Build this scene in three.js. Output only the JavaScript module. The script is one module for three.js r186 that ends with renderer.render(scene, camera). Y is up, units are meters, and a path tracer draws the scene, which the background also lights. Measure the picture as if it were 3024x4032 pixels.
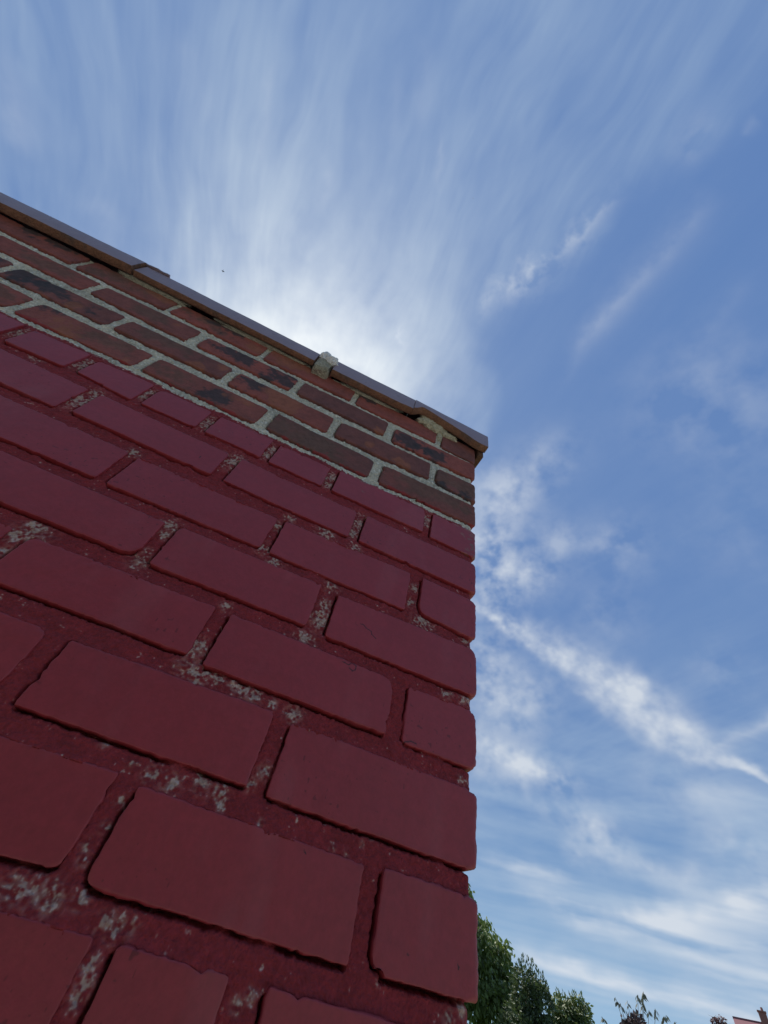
import * as THREE from 'three';
import { mergeGeometries } from 'three/addons/utils/BufferGeometryUtils.js';

/* ------------------------------------------------------------------ camera */
const H = 2.3;                                   // height of the wall top above the pavement
const EYE = new THREE.Vector3(-0.2457, H - 0.8476, 0.3905);
const FWD = new THREE.Vector3(0.12520, 0.77205, -0.62311);
const UPV = new THREE.Vector3(-0.41382, 0.61145, 0.67445);
const scene = new THREE.Scene();
const camera = new THREE.PerspectiveCamera(2 * Math.atan(2016 / 1560) * 180 / Math.PI, 3 / 4, 0.02, 900);
camera.position.copy(EYE);
camera.up.copy(UPV);
camera.lookAt(EYE.clone().add(FWD));

/* ------------------------------------------------------------------- noise */
function rng(seed) { let a = seed >>> 0; return () => { a = (a + 0x6D2B79F5) | 0; let t = Math.imul(a ^ (a >>> 15), 1 | a); t = (t + Math.imul(t ^ (t >>> 7), 61 | t)) ^ t; return ((t ^ (t >>> 14)) >>> 0) / 4294967296; }; }
const NT = new Float32Array(65536); { const r = rng(7); for (let i = 0; i < 65536; i++) NT[i] = r() * 2 - 1; }
function vn(x, y) {                               // value noise, -1..1, period 256
  const xi = Math.floor(x), yi = Math.floor(y); let fx = x - xi, fy = y - yi;
  fx = fx * fx * (3 - 2 * fx); fy = fy * fy * (3 - 2 * fy);
  const x0 = xi & 255, x1 = (xi + 1) & 255, y0 = (yi & 255) << 8, y1 = ((yi + 1) & 255) << 8;
  const a = NT[y0 + x0], b = NT[y0 + x1], c = NT[y1 + x0], d = NT[y1 + x1];
  const p = a + (b - a) * fx, q = c + (d - c) * fx; return p + (q - p) * fy;
}
function fbm(x, y, o) { let s = 0, a = 0.5, n = 0; for (let i = 0; i < o; i++) { s += a * vn(x, y); n += a; const t = x; x = x * 1.62 - y * 1.18 + 17.3; y = t * 1.18 + y * 1.62 + 5.1; a *= 0.55; } return s / n; }
const clamp = (v, a = 0, b = 1) => v < a ? a : v > b ? b : v;
const ss = (a, b, v) => { const t = clamp((v - a) / (b - a)); return t * t * (3 - 2 * t); };
const mix = (a, b, t) => a + (b - a) * t;

/* --------------------------------------------------------------------- sky */
const SUN = new THREE.Vector3(-0.166, 0.876, -0.452).normalize();
// cloud features by direction: (x, z) / (1 + y) of the direction, half width, strength; TRAIL: strength, texture, points
const PUFF = [[0.1442,0.1052,0.0112,0.22],[0.2015,-0.25,0.036,0.42],[0.2185,-0.3219,0.0318,0.5],[0.2549,-0.368,0.0386,0.45],[0.2863,-0.3135,0.0306,0.3],[0.2931,-0.2618,0.0234,0.22],[0.3472,-0.2269,0.0326,0.2],[0.3923,-0.3061,0.034,0.12],[0.2221,-0.1805,0.0276,0.2],[0.3017,-0.4552,0.0328,0.4],[0.3256,-0.4937,0.0295,0.35],[0.3803,-0.457,0.0375,0.25],[0.3738,-0.4952,0.0255,0.2],[0.3632,-0.5677,0.0324,0.4],[0.4227,-0.5483,0.0311,0.3],[0.4696,-0.527,0.024,0.35],[0.536,-0.5422,0.0283,0.3],[0.5267,-0.5838,0.0145,0.3],[0.6434,-0.4185,0.0288,0.25],[0.5641,-0.4254,0.0367,0.15],[0.5179,-0.2714,0.0293,0.12],[0.4669,-0.3561,0.0167,0.3],[0.2921,-0.0541,0.0525,0.08],[0.3429,-0.0427,0.0495,0.08],[0.4272,-0.1343,0.0535,0.06]];
const TRAIL = [[0.4,1,[0.3513,-0.5615,0.0062],[0.4146,-0.5478,0.0107],[0.4901,-0.5137,0.0045]],[0.38,1,[0.4473,-0.588,0.0057],[0.5153,-0.5538,0.012],[0.5728,-0.5369,0.0124],[0.6098,-0.5155,0.005]],[0.32,0,[0.4294,-0.6888,0.0044],[0.4973,-0.6444,0.0079],[0.5541,-0.6056,0.0031]],[0.5,0,[0.4621,-0.7024,0.0031],[0.5287,-0.659,0.0071],[0.5693,-0.6427,0.0078],[0.6045,-0.6107,0.0077],[0.643,-0.5503,0.0095],[0.6936,-0.4504,0.012],[0.7204,-0.3922,0.0108]],[0.45,0,[0.5114,-0.7443,0.0029],[0.5725,-0.7081,0.0065],[0.6423,-0.6535,0.0063],[0.6995,-0.6083,0.0026]],[0.38,1,[0.5781,-0.5143,0.0042],[0.6052,-0.5179,0.0101],[0.6293,-0.4993,0.0099],[0.6505,-0.4538,0.0039]],[0.34,0,[0.6629,-0.6355,0.0027],[0.6981,-0.5961,0.0087],[0.7369,-0.5547,0.0092],[0.7649,-0.5221,0.009]],[0.3,0,[0.6007,-0.5934,0.0049],[0.6747,-0.5555,0.0164],[0.7264,-0.5042,0.0173],[0.7496,-0.4734,0.0169]],[0.3,0,[0.663,-0.4995,0.0047],[0.6836,-0.4347,0.0116],[0.7041,-0.3676,0.0102]],[0.18,0,[0.5729,-0.4388,0.0053],[0.5992,-0.3842,0.0124],[0.6271,-0.3222,0.0109]],[0.4,0,[0.5567,-0.3712,0.0025],[0.5734,-0.3245,0.0045],[0.5812,-0.2868,0.005],[0.5884,-0.2338,0.0052]],[0.85,2,[0.2456,-0.4024,0.0066],[0.2892,-0.398,0.009],[0.33,-0.3909,0.0165],[0.4056,-0.3845,0.0262],[0.4624,-0.3778,0.0310],[0.5108,-0.3738,0.0300],[0.5428,-0.368,0.0230],[0.5704,-0.3584,0.0129],[0.5943,-0.3463,0.0069],[0.6165,-0.3353,0.0048],[0.6916,-0.2912,0.0029]],[0.42,3,[0.1152,0.0624,0.002],[0.1198,0.052,0.0032],[0.1131,0.0341,0.004],[0.1129,0.0173,0.0035],[0.0942,-0.0072,0.0052],[0.0861,-0.0334,0.006],[0.077,-0.0529,0.0044],[0.0664,-0.0718,0.0037],[0.0565,-0.0957,0.0019]],[0.35,3,[-0.0034,-0.126,0.0019],[-0.0067,-0.1483,0.0025],[0.0044,-0.1583,0.0021]],[0.13,0,[-0.2024,0.0309,0.002],[-0.2005,-0.0239,0.0024],[-0.1956,-0.0711,0.0018]],[0.16,0,[-0.051,0.0308,0.0021],[-0.0317,-0.0107,0.0025]],[0.13,0,[-0.1323,-0.0248,0.0027],[-0.131,-0.0704,0.0046]],[0.1,0,[-0.2762,-0.0022,0.0078],[-0.2594,-0.0344,0.009],[-0.2387,-0.0474,0.0048]],[0.2,0,[-0.3915,-0.057,0.0069],[-0.3848,-0.1078,0.0098],[-0.3801,-0.1387,0.0088]],[0.1,0,[-0.0879,0.0793,0.0048],[-0.0648,0.0183,0.0063]],[0.14,0,[-0.3222,-0.1384,0.0083],[-0.3144,-0.1971,0.011]],[0.08,0,[-0.1026,0.0573,0.0036],[-0.0852,-0.0008,0.0046]],[0.32,0,[0.186,0.0911,0.0084],[0.1849,0.0665,0.0083],[0.1829,0.0347,0.0082],[0.1792,-0.006,0.0078],[0.1758,-0.0544,0.0068],[0.1801,-0.1224,0.003]],[0.07,0,[0.2569,0.0667,0.0063],[0.2619,0.0193,0.0063],[0.2729,-0.0333,0.0039]],[0.06,0,[0.2942,0.0327,0.0096],[0.2987,-0.0499,0.0078]],[0.15,0,[0.1717,0.1331,0.0052],[0.1694,0.1211,0.003]]];
const TB = TRAIL.map(t => { const p = t.slice(2); const m = 5 * Math.max(...p.map(v => v[2])); return [Math.min(...p.map(v => v[0])) - m, Math.max(...p.map(v => v[0])) + m, Math.min(...p.map(v => v[1])) - m, Math.max(...p.map(v => v[1])) + m]; });
const EDGE = [[-1.2, 0.75], [-0.7, 0.46], [-0.45, 0.30], [-0.32, 0.23], [-0.25, 0.15], [-0.194, 0.114], [-0.107, 0.155], [-0.015, 0.19], [0.069, 0.229], [0.127, 0.234], [0.217, 0.298], [0.33, 0.318], [0.8, 0.42]];
function edgeX(Z) { if (Z <= EDGE[0][0]) return EDGE[0][1]; for (let i = 1; i < EDGE.length; i++) if (Z < EDGE[i][0]) { const a = EDGE[i - 1], b = EDGE[i]; return mix(a[1], b[1], (Z - a[0]) / (b[0] - a[0])); } return 0.42; }
const CL = [0, 0];
function clouds(p, q, X, Z, th) {                   // CL: thin veil, dense cloud
  const R = Math.hypot(X, Z);
  const wx = X + 0.085 * fbm(X * 2.2 + 3, Z * 1.9, 3) + 0.016 * fbm(X * 8 + 5, Z * 8 + 2, 3), wz = Z + 0.12 * fbm(X * 1.5 + 40, Z * 1.5, 2);
  const f0 = fbm(wx * 2.4 + 71, wz * 1.1 + 9, 3), f1 = fbm(wx * 6.5 + 11, wz * 2.3 + 2, 4), f2 = fbm(wx * 24 + 5, wz * 5.5 + 31, 4), f3 = fbm(wx * 64 + 25, wz * 13 + 61, 3), iso = fbm(p * 15 + 4, q * 15 + 8, 5);
  const hole = ss(-0.035, 0.075, X - edgeX(Z) + 0.05 * fbm(p * 18, q * 18 + 30, 4)) * (1 - ss(1.3, 2.6, R)) * (1 - ss(0.5, 1.1, Z));
  const cur = fbm(p * 34 + 2, q * 34 + 7, 5);
  let veil = 0.20 + 0.13 * f0 + 0.20 * f1 * (0.65 + 0.5 * f0) + 0.125 * f2 * (0.6 + 1.2 * clamp(0.4 + f1)) + 0.05 * f3 + 0.07 * iso;
  veil += 0.60 * Math.exp(-((th / 17.5) ** 2)) * (1 + 0.6 * iso + 0.3 * f1 + 0.35 * cur) + 0.05 * Math.exp(-((th / 34) ** 2));
  veil = clamp(veil) * (1 - 0.84 * hole) + hole * 0.05 * clamp(0.5 + 1.4 * fbm(wx * 3.2 + 90, wz * 1.2 + 14, 3));
  let dense = 0; const far0 = ss(1.6, 2.6, R), zz = Math.max(0.4, Math.hypot(Z, 0.35 * X)), fib = far0 > 0 ? fbm(X / zz * 2.6 + 0.5 * f0 + 3, Math.log(zz) * 9 + 1.6 * Math.log(1 + Math.abs(X)) + 0.35 * iso + 11, 5) : 0;
  const cur2 = fbm(p * 85 + 20, q * 85 + 3, 4);
  for (const [a, b, r, s] of PUFF) { const dx = p - a, dy = q - b, k = (dx * dx + dy * dy) / (r * r); if (k < 5) dense += 1.6 * s * Math.exp(-k * 0.8) * clamp(0.48 + 1.05 * cur + 0.25 * cur2); }
  for (let t = 0; t < TRAIL.length; t++) {
    const bb = TB[t]; if (p < bb[0] || p > bb[1] || q < bb[2] || q > bb[3]) continue;
    const T = TRAIL[t], kind = T[1], wob = kind === 2 ? 0.012 : kind === 3 ? 0.016 : 0.008, pp = p + wob * cur + (kind === 3 ? 0.006 * cur2 : 0), qq = q + wob * fbm(p * 34 + 60, q * 34 + 41, 4) + (kind === 3 ? 0.004 * fbm(p * 85 + 7, q * 85 + 60, 3) : 0);
    let best = 9, bk = 0, bs = 0; const n = T.length - 2;
    for (let i = 2; i < T.length - 1; i++) { const A = T[i], B = T[i + 1], ax = B[0] - A[0], ay = B[1] - A[1], u = clamp(((pp - A[0]) * ax + (qq - A[1]) * ay) / (ax * ax + ay * ay)), dx = pp - A[0] - ax * u, dy = qq - A[1] - ay * u, w = mix(A[2], B[2], u), d = Math.hypot(dx, dy) / w; if (d < best) { best = d; bk = (i - 2 + u) / (n - 1); bs = ax * dy - ay * dx; } }
    if (best > 4) continue; const ends = kind === 2 ? ss(-0.02, 0.12, bk) : ss(-0.05, 0.35, bk) * (1 - ss(0.65, 1.03, bk));
    let a;
    if (kind === 2) a = Math.exp(-Math.pow(best, bs > 0 ? 2.0 : 3.2)) * 1.12 * clamp(0.68 + 0.6 * cur + 0.3 * cur2);
    else if (kind === 3) { best *= 0.6; best *= 0.8; a = 1.1 * Math.exp(-Math.pow(best, 1.4)) * clamp(0.42 + 0.9 * cur + 0.8 * cur2); }
    else if (kind === 1) a = 1.15 * Math.exp(-best * best * 0.45) * clamp(0.6 + 0.8 * cur + 0.2 * cur2);
    else { best *= 0.62; a = (0.72 + 0.55 * far0) * Math.exp(-Math.pow(best, 1.5)) * mix(0.85 + 0.6 * cur + 0.25 * cur2, clamp(0.85 + 0.35 * cur + 1.3 * fib, 0, 1.6), far0); }
    dense += T[0] * a * ends;
  }
  // loose low bands towards the horizon
  if (R > 1.4) {
    const far = ss(1.5, 3.2, R), lz = Math.log(R) * 2.6, ang = Math.atan2(Z, X);
    const b1 = fbm(p * 5.5 + 0.6 * fbm(p * 4, q * 4, 2) + 4, q * 5.5 + lz * 0.7 + 1.7, 4), b2 = fbm(ang * 4.2 + 20, lz * 3.4 + 0.6 * b1 + 3, 4);
    veil = mix(veil, 0.17 + 0.40 * clamp(0.35 + 1.2 * b1) + 0.40 * clamp(0.15 + b2) + 0.06 * cur + 0.34 * fib, far * 0.85);
  }
  CL[0] = clamp(veil, 0, 0.95); CL[1] = clamp(dense, 0, 0.92);
}
function skyColor(x, y, z, out) {
  const el = Math.max(y, 0.0), mu = clamp(x * SUN.x + y * SUN.y + z * SUN.z, -1, 1), th = Math.acos(mu) * 57.2958;
  const h = Math.exp(-el * 5.0), g1 = Math.exp(-th / 8), g2 = Math.exp(-th / 26);
  let r = mix(0.098, 0.34, h), g = mix(0.203, 0.55, h), b = mix(0.468, 0.74, h);
  r += 0.24 * g1 + 0.10 * g2; g += 0.24 * g1 + 0.10 * g2; b += 0.20 * g1 + 0.07 * g2;
  if (y > 0.02) {
    clouds(x / (1 + y), z / (1 + y), x / y, z / y, th); const fade = ss(0.02, 0.08, y), a = CL[0] * fade, d = CL[1] * fade;
    const G = Math.min(1, Math.exp(-((th / 17) ** 1.5)) + 0.25 * g2 + 0.3 * h);
    r = mix(r, mix(0.36, 0.92, G), a); g = mix(g, mix(0.49, 0.97, G), a); b = mix(b, mix(0.66, 1.0, G), a);
    const k = 0.67 + 0.2 * G; r = mix(r, k * 0.96, d); g = mix(g, k * 1.04, d); b = mix(b, k * 1.15, d);
  }
  if (y < 0) { const k = ss(0, -0.1, y); r = mix(r, 0.20, k); g = mix(g, 0.22, k); b = mix(b, 0.22, k); }
  out[0] = r; out[1] = g; out[2] = b;
}
{
  const W = 2048, Hh = 2048, data = new Float32Array(W * Hh * 4), c = [0, 0, 0];
  for (let j = 0; j < Hh; j++) {
    const phi = ((j + 0.5) / Hh - 0.5) * Math.PI, cy = Math.sin(phi), cr = Math.cos(phi);
    const step = cy < -0.12 ? W : 1;
    for (let i = 0; i < W; i++) {
      if (i % step === 0) { const t = ((i + 0.5) / W - 0.5) * 2 * Math.PI; skyColor(Math.cos(t) * cr, cy, Math.sin(t) * cr, c); }
      const o = (j * W + i) * 4; data[o] = c[0]; data[o + 1] = c[1]; data[o + 2] = c[2]; data[o + 3] = 1;
    }
  }
  const sky = new THREE.DataTexture(data, W, Hh, THREE.RGBAFormat, THREE.FloatType);
  sky.mapping = THREE.EquirectangularReflectionMapping; sky.magFilter = THREE.LinearFilter; sky.minFilter = THREE.LinearFilter;
  sky.wrapS = THREE.RepeatWrapping; sky.needsUpdate = true;
  scene.background = sky; scene.environment = sky;
}
const sun = new THREE.DirectionalLight(new THREE.Color(1, 0.95, 0.87), 5);
sun.position.copy(SUN).multiplyScalar(60); sun.target.position.set(0, 0, 0);
sun.castShadow = true; sun.shadow.mapSize.set(4096, 4096); sun.shadow.radius = 1;
Object.assign(sun.shadow.camera, { left: -50, right: 50, top: 50, bottom: -50, near: 1, far: 160 });
scene.add(sun, sun.target);
const renderer = new THREE.WebGLRenderer({ antialias: true });
renderer.toneMapping = THREE.LinearToneMapping;
renderer.toneMappingExposure = 1;
renderer.shadowMap.enabled = true;

/* ----------------------------------------------------------------- helpers */
const used = {};
function numbered(n) { const k = used[n] = (used[n] ?? -1) + 1; return k ? n + '_' + String(k).padStart(3, '0') : n; }
function put(name, geo, mat, parent) { const m = new THREE.Mesh(geo, mat); m.name = parent === scene ? numbered(name) : name; m.castShadow = m.receiveShadow = true; parent.add(m); return m; }
function thing(name, label, category, x = 0, y = 0, z = 0, group) { const o = new THREE.Group(); o.name = numbered(name); o.position.set(x, y, z); o.userData = { label, category }; if (group) o.userData.group = group; scene.add(o); return o; }
function struct(name, geo, mat) { const m = put(name, geo, mat, scene); m.userData.kind = 'structure'; return m; }
function geom(pos, idx, uv) {
  const g = new THREE.BufferGeometry(); g.setAttribute('position', new THREE.Float32BufferAttribute(pos, 3));
  if (uv) g.setAttribute('uv', new THREE.Float32BufferAttribute(uv, 2));
  g.setIndex(idx); g.computeVertexNormals(); return g;
}
const lin = (r, g, b) => new THREE.Color().setRGB(r, g, b);
function tex8(w, h, fn, srgb) {
  const d = new Uint8Array(w * h * 4); fn(d);
  const t = new THREE.DataTexture(d, w, h, THREE.RGBAFormat); t.magFilter = THREE.LinearFilter; t.minFilter = THREE.LinearMipmapLinearFilter; t.generateMipmaps = true;
  t.wrapS = t.wrapT = THREE.RepeatWrapping; if (srgb) t.colorSpace = THREE.SRGBColorSpace; t.needsUpdate = true; return t;
}
const LUT = new Uint8Array(4097); for (let i = 0; i <= 4096; i++) { const l = i / 4096; LUT[i] = Math.round(255 * (l <= 0.0031308 ? 12.92 * l : 1.055 * Math.pow(l, 1 / 2.4) - 0.055)); }
const enc = v => LUT[(clamp(v) * 4096) | 0];
function sand(scale) { return tex8(512, 512, d => { for (let j = 0; j < 512; j++) for (let i = 0; i < 512; i++) { const v = 0.5 + 0.3 * vn(i * 0.5, j * 0.5) * scale + 0.3 * vn(i * 0.25 + 9, j * 0.25) + 0.22 * vn(i * 0.0625, j * 0.0625); const o = (j * 512 + i) * 4; d[o] = d[o + 1] = d[o + 2] = clamp(v) * 255; d[o + 3] = 255; } }); }

/* --------------------------------------------------------- the brick table */
// millimetres from the corner (x) and from the wall top (y): x0, x1, then the heights of the four corners
const ROWS = [
  [[-84,0,-16,-16,-76,-77],[-290,-99,-16,-16,-68,-70],[-497,-303,-16,-16,-68,-74],[-698,-509,-16,-16,-73,-69],[-880,-708,-16,-16,-71,-76],[-1079,-892,-16,-16,-72,-72]],
  [[-191,0,-93,-86,-145,-148],[-399,-210,-90,-85,-141,-143],[-601,-413,-95,-87,-143,-144],[-804,-620,-94,-86,-146,-141],[-1005,-818,-90,-90,-143,-143]],
  [[-86,0,-166,-163,-222,-218],[-295,-102,-166,-162,-217,-221],[-501,-310,-166,-165,-222,-218],[-705,-517,-169,-165,-215,-217],[-900,-721,-169,-162,-218,-217],[-1100,-915,-166,-166,-211,-217]],
  [[-190,0,-239,-235,-293,-295],[-397,-210,-237,-240,-296,-292],[-608,-416,-238,-237,-294,-291],[-804,-623,-239,-236,-292,-295],[-1004,-818,-238,-238,-294,-294]],
  [[-84,0,-312,-310,-374,-372],[-256,-98,-312,-312,-368,-369],[-360,-273,-317,-316,-369,-369],[-461,-374,-318,-314,-368,-368],[-558,-477,-317,-315,-368,-368],[-654,-571,-318,-313,-371,-364],[-751,-671,-318,-314,-367,-369],[-851,-767,-315,-316,-362,-368],[-950,-868,-315,-315,-368,-366]],
  [[-191,0,-389,-388,-449,-446],[-392,-207,-389,-390,-447,-446],[-599,-411,-390,-391,-446,-444],[-804,-617,-389,-389,-449,-446]],
  [[-87,0,-463,-464,-528,-522],[-292,-106,-468,-463,-527,-528],[-493,-304,-470,-470,-527,-528],[-693,-506,-468,-468,-528,-528]],
  [[-193,0,-546,-543,-605,-605],[-393,-217,-545,-542,-602,-604],[-597,-410,-545,-548,-602,-604]],
  [[-86,0,-623,-621,-681,-681],[-293,-105,-622,-623,-680,-680],[-497,-310,-624,-621,-676,-676],[-701,-514,-623,-623,-674,-680]],
  [[-197,0,-699,-700,-760,-758],[-399,-214,-699,-696,-756,-755],[-605,-418,-699,-698,-750,-756]],
  [[-88,0,-776,-777,-833,-833],[-289,-104,-776,-778,-833,-831],[-493,-306,-776,-773,-829,-833]],
  [[-155,0,-850,-851,-908,-908],[-252,-181,-850,-850,-908,-908],[-351,-267,-850,-850,-908,-908]],
];
const XL = -1.36, YB = -0.93;                       // the part of the wall that is built in full detail
const LU = 203;
{ const r = rng(21);
  ROWS.forEach((row, k) => { const head = k === 4 || k === 11; for (;;) { const l = row[row.length - 1]; if (l[0] < -1190) break; const w = head ? 84 : 187, x1 = l[0] - 15 + (r() - 0.5) * 3; const yt = row[1][2], yb = row[1][4]; row.push([x1 - w, x1, yt + (r() - 0.5) * 4, yt + (r() - 0.5) * 4, yb + (r() - 0.5) * 4, yb + (r() - 0.5) * 4]); } });
}
const BR = []; { const r = rng(33);
  ROWS.forEach((row, k) => row.forEach((b, i) => {
    const paint = k >= 4, rad = paint ? 1.6 : 3.5;
    BR.push({ k, i, x0: b[0] / 1000, x1: b[1] / 1000, y: [b[2], b[3], b[4], b[5]].map(v => v / 1000), paint,
      rad: [0, 1, 2, 3].map(() => (rad + r() * (paint ? 3.6 : 5)) / 1000), proud: (r() - 0.5) * 0.0022 + (k === 3 ? -0.0005 : 0), seed: r() * 200, tone: r(), tilt: (r() - 0.5) * 0.006 });
  })); }
const brickAt = (k, i) => BR.find(b => b.k === k && b.i === i);
// worn corners: order TL, TR, BR, BL
const worn = { '7,2': [2, 3, 16, 2], '8,1': [3, 15, 3, 3], '6,0': [2, 6, 8, 12], '8,0': [3, 11, 9, 5], '9,0': [3, 6, 8, 3], '10,0': [2, 5, 3, 3], '7,0': [3, 8, 8, 5], '5,0': [2, 6, 7, 3], '10,1': [4, 2, 3, 8], '10,2': [2, 2, 10, 3], '9,2': [4, 10, 9, 3], '4,4': [11, 4, 4, 3], '3,1': [4, 7, 13, 4], '8,2': [9, 3, 3, 3], '11,1': [5, 4, 3, 3] };
for (const s in worn) { const [k, i] = s.split(',').map(Number), b = brickAt(k, i); if (b) b.rad = worn[s].map(v => v / 1000); }
const edgeN = (x, y) => 0.0009 * fbm(x * 24, y * 24, 2) + 0.0009 * fbm(x * 190 + 3, y * 190, 3) + 0.0006 * vn(x * 520, y * 520 + 4) + 0.0045 * ss(0.42, 0.85, fbm(x * 60 + 90, y * 60 + 17, 3));
function bsd(b, x, y) {                            // signed distance to a brick's outline on the wall face (negative inside)
  const t = clamp((x - b.x0) / (b.x1 - b.x0)), top = mix(b.y[0], b.y[1], t), bot = mix(b.y[3], b.y[2], t);
  const cx = (b.x0 + b.x1) / 2, cy = (top + bot) / 2, hx = (b.x1 - b.x0) / 2, hy = (top - bot) / 2;
  const px = x - cx, py = y - cy, r = px < 0 ? (py > 0 ? b.rad[0] : b.rad[3]) : (py > 0 ? b.rad[1] : b.rad[2]);
  const qx = Math.abs(px) - hx + r, qy = Math.abs(py) - hy + r;
  return Math.min(Math.max(qx, qy), 0) + Math.hypot(Math.max(qx, 0), Math.max(qy, 0)) - r;
}
function bedge(b, x, y) { return bsd(b, x, y) + edgeN(x, y) * (b.paint ? 1 : 1.2); }

/* --------------------------------------- textures laid out in wall metres */
const TW = 1.2, TH = 0.95, UVx = x => x / TW + 1, UVy = y => y / TH + 1;    // 0..1 over x -1.2..0, y -0.95..0
// places where the paint has come off the joints: x, y, radius in millimetres
const BARE = [[-503,-465,7],[-399,-400,15],[-404,-546,8],[-402,-561,6],[-403,-591,5],[-401,-602,9],[-500,-617,12],[-507,-628,8],[-502,-647,5],[-302,-615,5],[-304,-665,8],[-302,-685,9],[-290,-688,8],[-274,-686,5],[-257,-684,7],[-283,-768,6],[-269,-769,6],[-247,-762,6],[-233,-764,6],[-227,-771,4],[-299,-814,3],[-296,-821,3],[-294,-803,3],[-293,-788,3],[-323,-840,7],[-309,-840,7],[-300,-841,6],[-285,-838,4],[-301,-765,3],[-327,-758,3],[-266,-843,5],[-257,-845,5],[-251,-842,4],[-262,-861,4],[-260,-867,5],[-259,-873,4],[-171,-861,3],[-164,-856,3],[-299,-480,7],[-299,-524,8],[-280,-537,8],[-197,-407,14],[-201,-433,10],[-239,-457,10],[-192,-459,7],[-204,-536,8],[-202,-567,8],[-204,-586,11],[-212,-616,9],[-96,-484,6],[-99,-510,6],[-78,-534,12],[-12,-532,8],[-248,-687,7],[-239,-688,7],[-219,-689,4],[-197,-691,7],[-39,-611,6],[-19,-613,4],[-10,-612,5],[-290,-460,6],[-205,-742,5],[-194,-774,2],[-120,-775,2],[-108,-766,2],[-101,-760,2],[-19,-694,3],[-14,-695,3],[-24,-842,4],[-14,-837,4],[-212,-753,4],[-133,-775,2],[-608,-416,18],[-609,-389,9],[-702,-371,8],
  [-466,-338,12],[-466,-352,9],[-366,-335,11],[-366,-350,10],[-265,-338,12],[-265,-354,9],[-565,-335,11],[-565,-348,9],[-662,-335,12],[-662,-350,9],[-759,-338,12],[-91,-330,8],[-91,-345,5],[-860,-340,12]];
function bareness(x, y) {                          // > 0 where the mortar shows
  let s = 0; const X = x * 1000, Y = y * 1000;
  for (const [a, b, r] of BARE) { const dx = X - a, dy = Y - b, R = r * 1.55; if (dx * dx + dy * dy < R * R * 2.2) s = Math.max(s, Math.exp(-(dx * dx + dy * dy) / (R * R * 0.55))); }
  const line = ss(-0.312, -0.300, y + 0.004 * fbm(x * 30, y * 30, 2));
  return Math.max(s, line * 2);
}
// marks on the unpainted bricks: fx, fy (share of the brick, from its left top), half sizes, kind (0 burnt black, 1 orange, 2 olive brown)
const MARK = { '0,0': [], '0,1': [[0.1,0.1,.3,.3,0]], '0,2': [[0.2,0.3,.4,.4,1]], '0,3': [[0.35,0.4,.3,.4,2],[0.6,0.2,.3,.3,0],[0.92,0.5,.12,.4,1]], '0,4': [[0.45,0.5,.4,.5,2],[0.85,0.3,.2,.3,1]], '0,5': [[0.6,0.2,.3,.3,0]],
  '1,0': [[0.2,0.5,.2,.5,0],[0.5,0.6,.2,.3,0]], '1,1': [[0.95,0.8,.1,.2,1]], '1,2': [[0.85,0.5,.25,.6,0],[0.4,0.4,.3,.4,0]], '1,3': [[0.8,0.35,.08,.25,1],[0.5,0.5,.3,.4,2]], '1,4': [[0.6,0.5,.3,.3,2]],
  '2,0': [[0.5,0.5,.5,.5,2],[0.3,0.9,.3,.2,0]], '2,1': [[0.35,0.6,.06,.2,1],[0.7,0.7,.1,.2,1]], '2,2': [[0.15,0.5,.12,.6,0],[0.5,0.5,.2,.4,1]], '2,3': [[0.3,0.5,.3,.5,2],[0.75,0.85,.08,.2,1],[0.95,0.3,.06,.3,1]], '2,4': [[0.45,0.55,.28,.6,0],[0.06,0.4,.2,.5,0],[0.42,0.9,.1,.2,1],[0.65,0.7,.08,.3,1]], '2,5': [[0.5,0.5,.6,.6,0]],
  '3,0': [[0.4,0.3,.5,.4,2]], '3,1': [[0.3,0.5,.5,.5,2]], '3,2': [[0.2,0.4,.2,.5,2],[0.62,0.6,.16,.5,0],[0.82,0.25,.2,.25,1]], '3,3': [[0.12,0.2,.16,.35,0],[0.25,0.5,.16,.4,1],[0.4,0.85,.12,.2,1],[0.93,0.8,.06,.2,1],[0.7,0.4,.2,.5,2]], '3,4': [[0.8,0.5,.3,.5,2],[0.3,0.5,.3,.5,0]] };
const PAINT = [0.305, 0.030, 0.036], TX = 2048, TY = 1624;
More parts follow.
